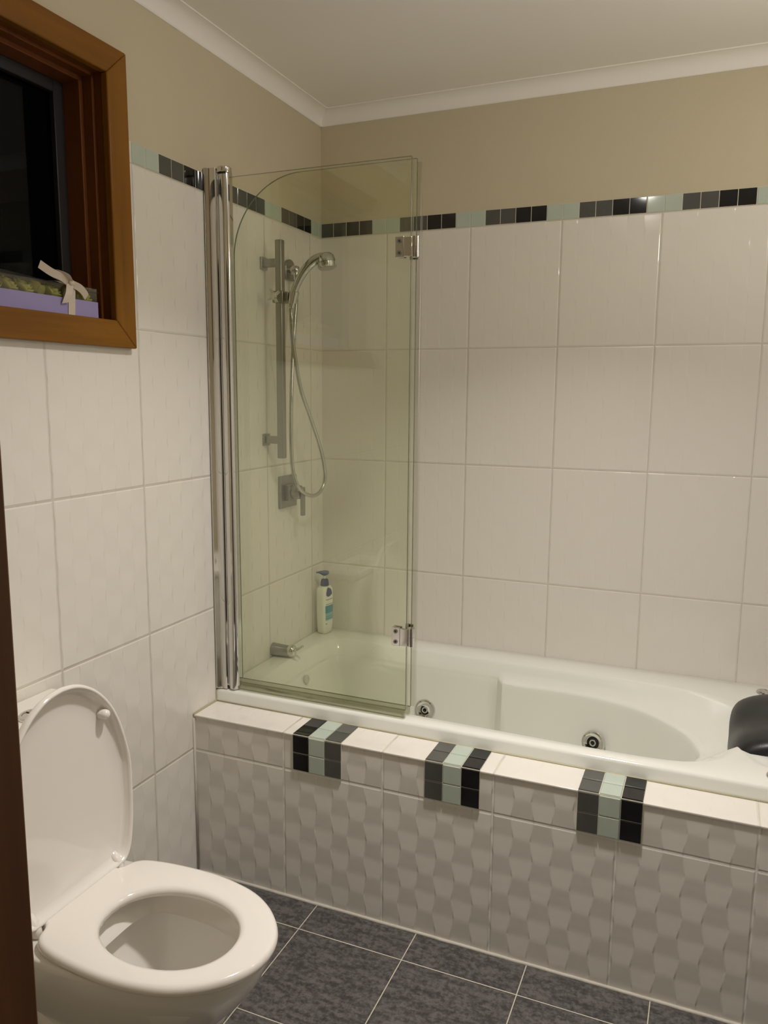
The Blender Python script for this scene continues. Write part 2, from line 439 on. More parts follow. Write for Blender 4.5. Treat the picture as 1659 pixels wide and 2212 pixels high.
# lining: board behind casing, with a stop bead stepping inwards
def lining(name, x0, x1, s, mat):
    bm = bmesh.new()
    o = 0.02
    box(bm, x0, x1, CI1 - s, WY1 + 0.0, WZ0, WZ1)          # right reveal
    box(bm, x0, x1, WY0, CI1 - s, WZ0, IB + (s if s < 0.004 else 0.0))            # sill
    box(bm, x0, x1, WY0, CI1 - s, IT - s, WZ1)            # head
    obj(name, bm, mat, win, bevel=0.0015)
lining('window_lining', -0.022, 0.0, -0.004, 'wood_reveal')
lining('window_lining', -0.050, -0.022, 0.004, 'wood_reveal')
lining('window_lining', -0.135, -0.050, 0.014, 'wood_reveal')
bm = bmesh.new()
sy1 = CI1 - 0.014; sz0 = IB; sz1 = IT - 0.014
box(bm, -0.125, -0.098, sy1 - 0.030, sy1, sz0, sz1); box(bm, -0.125, -0.098, WY0, sy1 - 0.030, sz0, sz0 + 0.03)
box(bm, -0.125, -0.098, WY0, sy1 - 0.030, sz1 - 0.028, sz1)
obj('window_sash', bm, 'sash', win, bevel=0.002)
bm = bmesh.new(); box(bm, -0.114, -0.110, WY0, sy1 - 0.03, sz0 + 0.03, sz1 - 0.028)
obj('window_pane', bm, 'pane', win)

# ================================================================ BATH HOB (tiled surround)
hob = thing('bath_surround', 'grey-white wave-tiled bath surround with white ledge and three black, grey and pale green mosaic patches', 'bath surround', (0.93, YD, 0))
bm = bmesh.new()
box(bm, 0.0, XR - 0.002, YD, YD + 0.03, 0.0, ZD - 0.0045)
obj('front_panel', bm, 'tile_hob', hob)
bm = bmesh.new()
box(bm, 0.002, XR - 0.002, YD - 0.0035, YDI, ZD - 0.0055, ZD)
obj('ledge', bm, 'tile_hob_top', hob, bevel=0.0015)
for name, xs, seq in (('a', (0.3310, 0.4785), 'kpg'), ('b', (0.7153, 0.8612), 'gpk'), ('c', (1.0995, 1.2478), 'gpk')):
    bm = bmesh.new(); p = (xs[1] - xs[0]) / 3
    zt = ZD; zb = 0.3895
    box(bm, xs[0], xs[1], YD - 0.0040, YD + 0.0003, zb, zt - 0.0002, 3)
    box(bm, xs[0], xs[1], YD - 0.0040, YDI - 0.004, zt - 0.0002, zt + 0.0012, 3)
    hz = (zt - zb) / 2; hy = (YDI - 0.004 - YD + 0.004) / 2
    for i in range(3):
        x = xs[0] + (i + 0.5) * p
        for r in range(2):
            mosaic_tile(bm, (x, YD - 0.0040, zb + (r + 0.5) * hz), (1, 0, 0), (0, 0, 1), (0, -1, 0), p - 0.0022, hz - 0.0024, 0.003, MI[seq[i]])
            mosaic_tile(bm, (x, YD - 0.0040 + (r + 0.5) * hy, zt + 0.0012), (1, 0, 0), (0, 1, 0), (0, 0, 1), p - 0.0022, hy - 0.0024, 0.003, MI[seq[i]])
    obj('mosaic_patch', bm, ['mos_black', 'mos_grey', 'mos_pale', 'mos_grout'], hob)
def bead(bm, pts, r, mi=0):
    tube(bm, pts, r, 8, mi)
bm = bmesh.new()
bead(bm, [(0.004, YDI - 0.001, ZD + 0.001), (0.93, YDI - 0.001, ZD + 0.001), (XR - 0.01, YDI - 0.001, ZD + 0.001)], 0.0025)
bead(bm, [(0.002, YD - 0.003, ZD), (0.002, YDI, ZD), (0.003, YDI + 0.002, RIM - 0.004)], 0.004)
obj('silicone_seal', bm, 'silicone', hob, smooth=True)
bm = bmesh.new()
pts = [(0.003 + (XR - 0.01) * i / 60, YD - 0.001 + random.uniform(-0.0012, 0.0004), 0.0005) for i in range(61)]
bead(bm, pts, 0.0048)
bead(bm, [(0.002, YD - 0.002, 0.004), (0.002, YD - 0.002, ZD - 0.01)], 0.0042)
obj('floor_grout', bm, 'white_grout', hob, smooth=True)

# ================================================================ BATHTUB
tub = thing('bathtub', 'white spa bath with moulded armrest, chrome jets and dark headrest end', 'bathtub', (0.9, -0.36, 0.0))
XT = 1.80
K = 10
# control points: (x, y) for inner rim loop; crest loop; low wall loop; floor loop
rimc = [(.145, -.105), (.40, -.112), (.728, -.116), (.752, -.116), (.95, -.120), (1.15, -.124), (1.32, -.135), (1.45, -.175), (1.535, -.25), (1.565, -.33),
        (1.535, -.41), (1.470, -.485), (1.43, -.575), (1.355, -.642), (1.22, -.664), (.95, -.662), (.6, -.654), (.16, -.648), (.085, -.58), (.070, -.37), (.085, -.17)]
cre = [(.165, -.135), (.40, -.140), (.728, -.143), (.752, -.176), (.95, -.170), (1.10, -.189), (1.21, -.236), (1.315, -.335), (1.355, -.42), (1.365, -.47),
       (1.345, -.52), (1.31, -.565), (1.26, -.600), (1.20, -.622), (1.12, -.632), (.93, -.634), (.6, -.628), (.18, -.622), (.12, -.56), (.105, -.37), (.12, -.20)]
cu = [(.165, -.133), (.40, -.138), (.728, -.141), (.752, -.143), (.95, -.148), (1.12, -.160), (1.25, -.200), (1.37, -.290), (1.42, -.385), (1.425, -.455),
      (1.385, -.512), (1.345, -.562), (1.29, -.602), (1.22, -.626), (1.14, -.638), (.94, -.640), (.6, -.630), (.18, -.624), (.12, -.56), (.105, -.37), (.12, -.20)]
low = [(.23, -.20), (.40, -.19), (.724, -.185), (.756, -.215), (.93, -.215), (1.05, -.235), (1.14, -.275), (1.21, -.345), (1.235, -.40), (1.24, -.44),
       (1.22, -.48), (1.18, -.52), (1.13, -.55), (1.08, -.570), (1.02, -.58), (.90, -.58), (.6, -.575), (.25, -.565), (.20, -.51), (.19, -.37), (.20, -.24)]
def offs(P, k):  # shrink towards centre line
    return [(x + (0.72 - x) * k, y + (-0.385 - y) * k) for x, y in P]
def zl(P, z): return [Vector((x, y, z)) for x, y in P]
def lerp(A, B, t): return [(a[0] + (b[0] - a[0]) * t, a[1] + (b[1] - a[1]) * t) for a, b in zip(A, B)]
ctrl = []
ctrl.append(zl(rimc, RIM))
ctrl.append(zl(lerp(rimc, cu, 0.12), RIM - 0.002))
ctrl.append(zl(lerp(rimc, cu, 0.30), RIM - 0.009))
ctrl.append(zl(lerp(rimc, cu, 0.62), RIM - 0.026))
ctrl.append(zl(cu, 0.486))
ctrl.append(zl(lerp(cu, cre, 0.75), 0.4785))
ctrl.append(zl(cre, 0.475))
ctrl.append(zl(lerp(cre, low, 0.035), 0.470))
ctrl.append(zl(lerp(cre, low, 0.07), 0.460))
ctrl.append(zl(lerp(cre, low, 0.14), 0.430))
ctrl.append(zl(lerp(cre, low, 0.50), 0.330))
ctrl.append(zl(lerp(cre, low, 0.80), 0.205))
ctrl.append(zl(low, 0.165))
ctrl.append(zl(offs(low, 0.07), 0.145))
ctrl.append(zl(offs(low, 0.16), 0.140))
loops = [catmull(c, K, True) for c in ctrl]
# sharpen the moulded step at x = .73-.75 : linear interpolation on that segment and its neighbours
for L, c in zip(loops, ctrl):
    for s in (1, 2, 3):
        for j in range(K):
            t = j / K; L[s * K + j] = c[s].lerp(c[s + 1], t)
# outer rim loops: project the inner loop radially on a rectangle with the same parameter
def outer(P, d, z):
    x0, x1, y0, y1 = 0.001 + d, XT - d, YDI + d, -0.001 - d
    out = []
    cx, cy = 0.85, -0.37
    for p in P:
        dx, dy = p.x - cx, p.y - cy
        # map by nearest side: scale so that the point reaches the rectangle
        sx = ((x1 - cx) if dx > 0 else (x0 - cx)) / dx if abs(dx) > 1e-6 else 1e9
        sy = ((y1 - cy) if dy > 0 else (y0 - cy)) / dy if abs(dy) > 1e-6 else 1e9
        s = min(sx, sy)
        out.append(Vector((cx + dx * s, cy + dy * s, z)))
    return out
bm = bmesh.new()
base = loops[0]
# add exact corners by snapping nearest vertices
def snap(L, d):
    for X, Y in ((0.001 + d, YDI + d), (0.001 + d, -0.001 - d), (XT - d, YDI + d), (XT - d, -0.001 - d)):
        i = min(range(len(L)), key=lambda k: (L[k].x - X) ** 2 + (L[k].y - Y) ** 2)
        L[i] = Vector((X, Y, L[i].z))
    return L
o1 = snap(outer(base, 0.0, ZD - 0.02), 0.0); o2 = snap(outer(base, 0.0, RIM - 0.009), 0.0)
o3 = snap(outer(base, 0.003, RIM - 0.0025), 0.003); o4 = snap(outer(base, 0.009, RIM), 0.009)
loft(bm, [o1, o2, o3, o4] + loops, True, False, True)
obj('basin', bm, 'acrylic', tub, smooth=True, auto=50)

def jet(name, c, nrm):
    nrm = Vector(nrm).normalized(); c = Vector(c)
    bm = bmesh.new()
    lathe(bm, c, nrm, [(0.036, -0.004), (0.037, 0.003), (0.034, 0.008), (0.029, 0.009), (0.025, 0.006), (0.019, 0.004), (0.018, -0.004)], 32, False, False, 0)
    j = obj(name, bm, ['chrome'], tub, smooth=True, auto=45)
    bm = bmesh.new(); lathe(bm, c, nrm, [(0.0185, -0.002), (0.017, 0.001), (0.010, 0.0015)], 24, True, True, 0)
    q = obj('nozzle_cup', bm, ['dark_hole'], tub)
    bm = bmesh.new(); lathe(bm, c, nrm, [(0.0105, 0.001), (0.0105, 0.008), (0.0085, 0.009), (0.0065, 0.008), (0.006, 0.003)], 24, False, False, 0)
    w = obj('nozzle', bm, ['chrome'], tub, smooth=True)
    bm = bmesh.new(); lathe(bm, c, nrm, [(0.0065, 0.002), (0.0063, 0.0045)], 24, True, True, 0)
    w2 = obj('nozzle_hole', bm, ['dark_hole'], tub)
    for x in (q, w, w2):
        x.parent = j; x.matrix_parent_inverse = Matrix.Identity(4)
jet('spa_jet', (0.480, -0.163, 0.3340), (0.05, -1, 0.22))
jet('spa_jet', (1.057, -0.225, 0.347), (-0.22, -1, 0.30))
bm = bmesh.new(); lathe(bm, (0.118, -0.352, 0.455), (1, -0.05, 0.25), [(0.014, -0.004), (0.014, 0.003), (0.010, 0.005), (0.004, 0.0045)], 20, True, True)
obj('overflow_cover', bm, 'chrome', tub, smooth=True, auto=40)
for nm, c in (('air_control', (1.530, -0.075, RIM)), ('pump_button', (1.528, -0.650, RIM))):
    bm = bmesh.new(); lathe(bm, c, (0, 0, 1), [(0.021, -0.002), (0.021, 0.004), (0.018, 0.008), (0.012, 0.009), (0.011, 0.0075), (0.004, 0.0085)], 28, True, True)
    obj(nm, bm, 'chrome', tub, smooth=True, auto=40)

# headrest pillow
bm = bmesh.new()
NP = 22; secs = []
for i in range(NP + 1):
    t = i / NP; y = -0.165 - 0.375 * t
    e = math.sqrt(max(0.0, 1 - (2 * t - 1) ** 4))       # fatness along the pillow
    dip = 0.018 * math.exp(-((t - 0.5) / 0.22) ** 2)
    # centre line of the section follows the sloping end of the basin
    c1 = Vector((1.600, y, 0.548)); c2 = Vector((1.530, y, 0.548 - dip)); c3 = Vector((1.470, y, 0.520 - dip)); c4 = Vector((1.445, y, 0.458))
    line = [c4.lerp(c3, 0.5 * (1 - e)), c3, c2, c1]
    cl = catmull(line, 5)
    th = 0.004 + 0.024 * e
    top = []; bot = []
    for k, p in enumerate(cl):
        a = cl[max(k - 1, 0)]; b = cl[min(k + 1, len(cl) - 1)]
        tn = (b - a).normalized(); nn = Vector((-tn.z, 0, tn.x))
        w = math.sqrt(max(0.0, 1 - (2 * k / (len(cl) - 1) - 1) ** 4)) 
        top.append(p + nn * th * (0.25 + 0.75 * w)); bot.append(p - nn * 0.012 * w)
    secs.append(top + bot[::-1])
loft(bm, secs, True, True, True)
pil = obj('headrest_pillow', bm, 'rubber', smooth=True)
tag(pil, 'black rubber headrest pillow on the right end of the white bath', 'headrest')

# ================================================================ SHOWER SCREEN
scr = thing('shower_screen', 'folding frameless glass shower screen with chrome wall post and hinges standing on the bath rim', 'shower screen', (0.06, -0.69, RIM))
bm = bmesh.new()
zt, zb = 2.024, 0.5325
# polished wall channel, slightly dished front
pf = [(0.001, -0.672), (0.001, -0.706), (0.004, -0.7095), (0.010, -0.7085), (0.016, -0.7045), (0.036, -0.7035), (0.038, -0.7015), (0.038, -0.672)]
prism(bm, pf, zb, zt)
obj('wall_channel', bm, 'chrome', scr, smooth=True, auto=35)
bm = bmesh.new()
PX, PY = 0.0575, -0.689
prof = [(PX + 0.0185 * cos(a), PY + 0.0165 * sin(a)) for a in [radians(360 * i / 40) for i in range(40)]]
prism(bm, prof, zb + 0.012, zt - 0.016)
box(bm, 0.037, 0.043, -0.698, -0.676, zb + 0.01, zt - 0.006)
box(bm, 0.070, 0.0785, -0.6965, -0.6815, zb + 0.014, zt - 0.012)
obj('post', bm, 'chrome', scr, smooth=True, auto=35)
bm = bmesh.new()
lathe(bm, (PX, PY, zt - 0.014), (0, 0, 1), [(0.0200, 0), (0.0205, 0.003), (0.0205, 0.013), (0.018, 0.016)], 36)
obj('post_cap', bm, 'chrome', scr, smooth=True, auto=35)
bm = bmesh.new()
lathe(bm, (PX, PY, zt - 0.0185), (0, 0, 1), [(0.0175, 0), (0.0175, 0.004)], 30)
obj('cap_gasket', bm, 'rubber', scr)
bm = bmesh.new()
lathe(bm, (PX, PY, RIM + 0.0005), (0, 0, 1), [(0.012, 0), (0.0165, 0.005), (0.0165, 0.015)], 30)
obj('post_foot', bm, 'chrome', scr, smooth=True, auto=35)
def glass_panel(name, poly, y0, y1):
    bm = bmesh.new()
    R = loft(bm, [[(x, y0, z) for x, z in poly], [(x, y1, z) for x, z in poly]], True, False, False, 1)
    bm.faces.new(R[0]); bm.faces.new(R[1][::-1])
    return obj(name, bm, ['glass', 'glass_edge'], scr)
g1 = glass_panel('glass_panel', [(0.076, 0.556), (0.6095, 0.556), (0.6095, 1.998), (0.076, 1.998)], -0.693, -0.687)
arc = [(0.28 - 0.215 * sin(a), 1.785 + 0.215 * cos(a)) for a in [radians(90 * i / 24) for i in range(25)]]
g2 = glass_panel('glass_panel', [(0.065, 0.556), (0.6125, 0.556), (0.6125, 2.000)] + arc, -0.663, -0.657)
g1['label'] = 'front square-cornered glass panel'; g2['label'] = 'folded-back glass panel with rounded top corner'
def seal(name, boxes, mat):
    bm = bmesh.new()
    for b in boxes: box(bm, *b)
    return obj(name, bm, mat, scr, bevel=0.001)
seal('bottom_seal', [(0.078, 0.606, -0.696, -0.684, 0.535, 0.5555)], 'seal_dark')
seal('bottom_seal', [(0.068, 0.610, -0.666, -0.654, 0.535, 0.5555)], 'seal_dark')
seal('edge_seal', [(0.6105, 0.6130, -0.6965, -0.6835, 0.56, 1.99)], 'seal')
seal('edge_seal', [(0.6135, 0.626, -0.6655, -0.6640, 0.56, 1.99), (0.626, 0.6275, -0.6655, -0.6545, 0.56, 1.99)], 'seal')
def hinge(zc):
    bm = bmesh.new(); h = 0.026
    box(bm, 0.570, 0.594, -0.7000, -0.6935, zc - h, zc + h)      # clamp plate, room side
    box(bm, 0.570, 0.594, -0.6865, -0.6800, zc - h, zc + h)
    box(bm, 0.594, 0.616, -0.7010, -0.6935, zc - h + 0.002, zc + h - 0.002)
    box(bm, 0.592, 0.616, -0.6560, -0.6500, zc - h, zc + h)      # plate on folded panel
    hg = obj('hinge', bm, 'chrome', scr, bevel=0.0012)
    bm = bmesh.new()
    lathe(bm, (0.6215, -0.6875, zc - h + 0.001), (0, 0, 1), [(0.0105, 0), (0.0105, 0.025), (0.0098, 0.0255), (0.0105, 0.026), (0.0105, 2 * h - 0.002)], 24)
    b = obj('hinge_barrel', bm, 'chrome', scr, smooth=True, auto=35)
    b.parent = hg; b.matrix_parent_inverse = Matrix.Identity(4)
    for dz in (-0.0145, 0.0145):
        bm = bmesh.new()
        lathe(bm, (0.5815, -0.7002, zc + dz), (0, -1, 0), [(0.0058, 0), (0.0058, 0.0012), (0.0040, 0.0014), (0.0024, 0.0008), (0.0022, 0.0002)], 20, False, False, 0)
        lathe(bm, (0.5815, -0.7002, zc + dz), (0, -1, 0), [(0.0024, 0.0001), (0.0022, 0.0006)], 12, True, True, 1)
        s = obj('hinge_screw', bm, ['satin', 'dark_hole'], scr, smooth=True, auto=30)
        s.parent = hg; s.matrix_parent_inverse = Matrix.Identity(4)
hinge(1.781); hinge(0.765)

# ================================================================ SHOWER FITTINGS on the left wall
rail = thing('shower_rail', 'tall square chrome shower slide rail on two wall brackets behind the glass', 'shower rail', (0.0, -0.40, 1.207))
bm = bmesh.new(); box(bm, 0.050, 0.073, -0.412, -0.389, 1.207, 1.885)
obj('rail_bar', bm, 'satin', rail, bevel=0.003)
for z in (1.817, 1.266):
    bm = bmesh.new(); box(bm, 0.0, 0.008, -0.419, -0.383, z - 0.019, z + 0.019)
    p = obj('bracket_plate', bm, 'satin', rail, bevel=0.0015)
    bm = bmesh.new(); box(bm, 0.008, 0.052, -0.412, -0.390, z - 0.012, z + 0.012)
    a = obj('bracket_arm', bm, 'satin', rail, bevel=0.0015)
ZS = 1.712
bm = bmesh.new(); box(bm, 0.044, 0.081, -0.420, -0.380, ZS - 0.018, ZS + 0.018)
box(bm, 0.079, 0.094, -0.410, -0.390, ZS - 0.013, ZS + 0.013)
sl = obj('slider', bm, 'satin', rail, bevel=0.002)
bm = bmesh.new()
tdir = Vector((0.25, 0.0, 1)).normalized()
lathe(bm, Vector((0.1045, -0.400, ZS - 0.018)), tdir, [(0.013, 0), (0.0160, 0.034), (0.0125, 0.034), (0.0105, 0.0)], 24, False, False)
h_ = obj('holder_cup', bm, 'chrome', rail, smooth=True, auto=35)
bm = bmesh.new()
lathe(bm, (0.061, -0.418, ZS), (0, -1, 0), [(0.009, 0), (0.009, 0.014), (0.012, 0.016), (0.012, 0.024), (0.009, 0.027)], 20)
for a in (30, 120, 210, 300):
    d = Vector((cos(radians(a)), 0, sin(radians(a))))
    tube(bm, [Vector((0.061, -0.438, ZS)) + d * 0.006, Vector((0.061, -0.439, ZS)) + d * 0.024], lambda t: 0.0055 - 0.0012 * t, 10)
k_ = obj('clamp_knob', bm, 'chrome', rail, smooth=True, auto=40)
for x in (h_, k_):
    x.parent = sl; x.matrix_parent_inverse = Matrix.Identity(4)

# hand shower
hs = thing('hand_shower', 'curved chrome hand shower with hanging steel hose held on the slide rail', 'hand shower', (0.11, -0.40, 1.70))
cl = catmull([(0.1065, -0.400, 1.706), (0.113, -0.401, 1.730), (0.130, -0.399, 1.765), (0.150, -0.393, 1.796), (0.172, -0.384, 1.818), (0.192, -0.375, 1.828), (0.207, -0.368, 1.826)], 6)
bm = bmesh.new()
tube(bm, cl, lambda t: 0.0098 + 0.0055 * min(1, t * 1.6) - (0.003 * max(0, t - 0.85) / 0.15), 16)
obj('handle', bm, 'chrome', hs, smooth=True)
hd = Vector((0.20, -0.05, -1)).normalized()
bm = bmesh.new()
lathe(bm, Vector((0.204, -0.369, 1.842)), hd, [(0.004, 0.0), (0.018, 0.003), (0.025, 0.010), (0.028, 0.022), (0.0285, 0.030)], 32, True, False)
obj('spray_head', bm, 'chrome', hs, smooth=True)
bm = bmesh.new()
lathe(bm, Vector((0.204, -0.369, 1.842)) + hd * 0.0305, hd, [(0.0275, 0.0), (0.030, 0.001), (0.0295, 0.013), (0.026, 0.0165), (0.010, 0.0165)], 32, True, True)
obj('spray_face', bm, 'chrome', hs, smooth=True, auto=40)
bm = bmesh.new()
lathe(bm, Vector((0.1040, -0.400, 1.690)), tdir, [(0.0085, -0.012), (0.0085, 0.012), (0.0105, 0.014), (0.0105, 0.034), (0.0085, 0.036)], 20)
obj('collar', bm, 'chrome', hs, smooth=True, auto=40)
hp = [(0.100, -0.400, 1.676), (0.104, -0.406, 1.643), (0.1, -0.393, 1.587), (0.1, -0.379, 1.531), (0.1, -0.342, 1.429), (0.1, -0.28, 1.339), (0.1, -0.214, 1.243),
      (0.1, -0.18, 1.169), (0.095, -0.164, 1.118), (0.09, -0.186, 1.08), (0.085, -0.232, 1.067), (0.075, -0.286, 1.084), (0.07, -0.321, 1.117),
      (0.06, -0.33, 1.171), (0.055, -0.329, 1.263), (0.05, -0.318, 1.369), (0.045, -0.3, 1.49), (0.042, -0.284, 1.581), (0.040, -0.268, 1.656), (0.038, -0.255, 1.716), (0.035, -0.245, 1.768)]
cl = catmull(hp, 26)
bm = bmesh.new()
tube(bm, cl, lambda t: 0.0064 + 0.0006 * sin(t * 2 * pi * 260), 10)
obj('hose', bm, 'steel_hose', hs, smooth=True)
# wall outlet elbow
out = thing('wall_outlet', 'round-topped chrome water outlet elbow on the tiles beside the slide rail', 'shower fitting', (0, -0.235, 1.81))
bm = bmesh.new()
poly = [(-0.272 + 0.0, 1.787), (-0.208, 1.787)] + [(-0.240 + 0.032 * cos(a), 1.822 + 0.032 * sin(a)) for a in [radians(180 * i / 16) for i in range(17)]]
loft(bm, [[(x, y, z) for y, z in poly] for x in (0.0, 0.010)], True, True, True)
obj('wall_plate', bm, 'satin', out, bevel=0.002)
bm = bmesh.new(); lathe(bm, (0.010, -0.240, 1.818), (1, 0, 0), [(0.016, 0), (0.0155, 0.020), (0.012, 0.029), (0.006, 0.032)], 24)
obj('elbow', bm, 'chrome', out, smooth=True, auto=50)
bm = bmesh.new(); lathe(bm, (0.030, -0.241, 1.818), (0.08, -0.05, -1), [(0.010, 0), (0.010, 0.035), (0.0085, 0.036), (0.0085, 0.052)], 20)
obj('hose_nut', bm, 'chrome', out, smooth=True, auto=40)
# mixer
mix = thing('shower_mixer', 'square chrome shower mixer plate with downward lever below the slide rail', 'mixer tap', (0, -0.27, 1.083))
bm = bmesh.new(); box(bm, 0.0, 0.012, -0.325, -0.215, 1.028, 1.138)
obj('wall_plate', bm, 'satin', mix, bevel=0.003)
bm = bmesh.new(); box(bm, 0.012, 0.030, -0.300, -0.240, 1.052, 1.108)
obj('body', bm, 'satin', mix, bevel=0.002)
bm = bmesh.new()
lathe(bm, (0.030, -0.270, 1.082), (1, 0, 0), [(0.0235, 0), (0.0235, 0.026), (0.021, 0.029)], 32)
obj('cap', bm, 'satin', mix, smooth=True, auto=40)
bm = bmesh.new(); box(bm, 0.059, 0.070, -0.279, -0.261, 1.002, 1.100)
obj('lever', bm, 'satin', mix, bevel=0.002)
# forked bracket just above the rim
br = thing('shower_bracket', 'short round chrome wall fitting with forked end just above the bath rim', 'wall bracket', (0, -0.371, 0.55))
bm = bmesh.new()
lathe(bm, (0.0, -0.371, 0.5515), (1, 0, 0), [(0.0225, 0), (0.022, 0.003), (0.0205, 0.03), (0.0195, 0.058), (0.0165, 0.066), (0.012, 0.070)], 32)
obj('body', bm, 'satin', br, smooth=True, auto=50)
bm = bmesh.new()
lathe(bm, (0.055, -0.371, 0.5515), (1, 0.1, 0.12), [(0.004, 0), (0.016, 0.003), (0.020, 0.010), (0.021, 0.018), (0.018, 0.027), (0.010, 0.032)], 28)
obj('swivel', bm, 'chrome', br, smooth=True, auto=60)
bm = bmesh.new()
for s in (-1, 1):
    tube(bm, catmull([(0.082, -0.371, 0.556), (0.090, -0.371 + s * 0.012, 0.561), (0.101, -0.371 + s * 0.015, 0.566), (0.109, -0.371 + s * 0.0105, 0.571)], 5), 0.0045, 10)
obj('fork', bm, 'chrome', br, smooth=True)

# ================================================================ LOTION BOTTLE
bt = thing('lotion_bottle', 'white pump bottle with blue pump and teal label on the bath corner', 'bottle', (0.047, -0.068, RIM))
A = radians(-8)
ux, uy = Vector((cos(A), sin(A), 0)), Vector((-sin(A), cos(A), 0))
bc = Vector((0.043, -0.068, RIM + 0.0005))
def brect(a, b, z, n=40, e=3.2, o=0.0):
    L = []
    for i in range(n):
        t = 2 * pi * i / n
        c, s = cos(t), sin(t)
        x = math.copysign(abs(c) ** (2 / e), c) * (a + o); y = math.copysign(abs(s) ** (2 / e), s) * (b + o)
        L.append(bc + ux * x + uy * y + Vector((0, 0, z)))
    return L
bp = [(0.016, 0.022, 0.0), (0.0205, 0.027, 0.005), (0.0225, 0.0295, 0.03), (0.0235, 0.031, 0.09), (0.0235, 0.0315, 0.145), (0.0225, 0.030, 0.168), (0.018, 0.023, 0.177), (0.0135, 0.014, 0.179)]
bm = bmesh.new(); loft(bm, [brect(a, b, z) for a, b, z in bp], True, True, True)
obj('bottle_body', bm, 'bottle', bt, smooth=True, auto=60)
bm = bmesh.new()
lathe(bm, bc + Vector((0, 0, 0.1795)), (0, 0, 1), [(0.0150, 0), (0.0152, 0.003), (0.0148, 0.014), (0.0120, 0.024), (0.006, 0.026)], 24)
obj('pump_collar', bm, 'pump', bt, smooth=True, auto=50)
bm = bmesh.new(); lathe(bm, bc + Vector((0, 0, 0.2065)), (0, 0, 1), [(0.0035, -0.002), (0.0035, 0.009)], 12)
obj('pump_stem', bm, 'bottle', bt, smooth=True, auto=50)
bm = bmesh.new()
nd = Vector((-0.80, -0.62, 0)).normalized(); c0 = bc + Vector((0, 0, 0.223))
secs = []
for t, w, h0, h1 in ((-0.016, 0.006, 0.004, 0.010), (-0.012, 0.0105, -0.003, 0.0125), (0.0, 0.012, -0.007, 0.0135), (0.010, 0.010, -0.004, 0.013), (0.020, 0.006, 0.003, 0.0115), (0.032, 0.0035, 0.005, 0.0095)):
    sd = Vector((-nd.y, nd.x, 0)); p = c0 + nd * t
    secs.append([p + sd * (w * cos(a)) + Vector((0, 0, (h0 + h1) / 2 + (h1 - h0) / 2 * sin(a))) for a in [2 * pi * i / 14 for i in range(14)]])
loft(bm, secs, True, True, True)
obj('pump_head', bm, 'pump', bt, smooth=True, auto=60)
# printed label on the face turned to the room (a shell hugging the body)
def shell(bm, z0, z1, t0, t1, mi, o=0.0004, zf=None, n=10, m=6):
    rows = []
    for j in range(m + 1):
        z = z0 + (z1 - z0) * j / m
        k = 0
        while k < len(bp) - 2 and bp[k + 1][2] < z: k += 1
        f = (z - bp[k][2]) / max(1e-9, bp[k + 1][2] - bp[k][2])
        a = bp[k][0] + (bp[k + 1][0] - bp[k][0]) * f + o; b = bp[k][1] + (bp[k + 1][1] - bp[k][1]) * f + o
        row = []
        for i in range(n + 1):
            u = i / n
            if zf:
                lo, hi = zf(j / m); uu = lo + (hi - lo) * u
            else: uu = u
            t = radians(t0 + (t1 - t0) * uu); c, s = cos(t), sin(t)
            x = math.copysign(abs(c) ** (2 / 3.2), c) * a; y = math.copysign(abs(s) ** (2 / 3.2), s) * b
            row.append(bc + ux * x + uy * y + Vector((0, 0, z)))
        rows.append(row)
    loft(bm, rows, False, False, False, mi)
bm = bmesh.new()
shell(bm, 0.080, 0.106, -42, 34, 0); shell(bm, 0.052, 0.080, -40, 34, 1)
shell(bm, 0.058, 0.061, -36, 26, 0, 0.0008); shell(bm, 0.066, 0.068, -36, 20, 0, 0.0008); shell(bm, 0.106, 0.108, -42, 34, 2)
shell(bm, 0.112, 0.114, -36, 30, 2, 0.0005); shell(bm, 0.130, 0.132, -36, 30, 2, 0.0005); shell(bm, 0.038, 0.041, -40, -22, 2, 0.0005)
obj('label', bm, ['label_teal', 'label_pale', 'ink'], bt)
bm = bmesh.new()
shell(bm, 0.142, 0.176, -42, 26, 0, 0.0007, lambda v: (0.5 - 0.42 * math.sqrt(max(0.0, 1 - v)) * min(1, 3 * v + .25), 0.5 + 0.42 * math.sqrt(max(0.0, 1 - v)) * min(1, 3 * v + .25)))
obj('drop_emblem', bm, 'pump', bt)

# ================================================================ TOILET
YC = -1.512
toi = thing('toilet', 'white close-coupled toilet with raised lid beside the timber door frame', 'toilet', (0.3, YC, 0))
def interp(tab, x):
    for (a, b), (c, d) in zip(tab, tab[1:]):
        if x <= c: return b + (d - b) * (x - a) / (c - a)
    return tab[-1][1]
# outer outline of the seat, right half (distance from centre line), counter-clockwise
half = [(0.668, 0.0), (0.664, 0.030), (0.652, 0.060), (0.630, 0.090), (0.596, 0.120), (0.552, 0.1435), (0.500, 0.157), (0.445, 0.1635), (0.390, 0.1630), (0.340, 0.1590), (0.300, 0.1525), (0.272, 0.1435), (0.256, 0.130), (0.250, 0.116)]
half_s = [Vector((x, y, 0)) for x, y in half]
hs_ = catmull(half_s, 4)
back = [Vector((0.247, 0.108, 0)), Vector((0.243, 0.100, 0)), Vector((0.224, 0.0965, 0)), Vector((0.214, 0.090, 0)), Vector((0.2125, 0.05, 0)), Vector((0.2125, 0.0, 0))]
H = hs_ + back
outline = H + [Vector((p.x, -p.y, 0)) for p in H[::-1][1:-1]]
cxm, cym = 0.457, -0.008
hole = []
for p in outline:
    a = math.atan2(p.y * 0.9, (p.x - 0.445))
    hole.append((a, p))
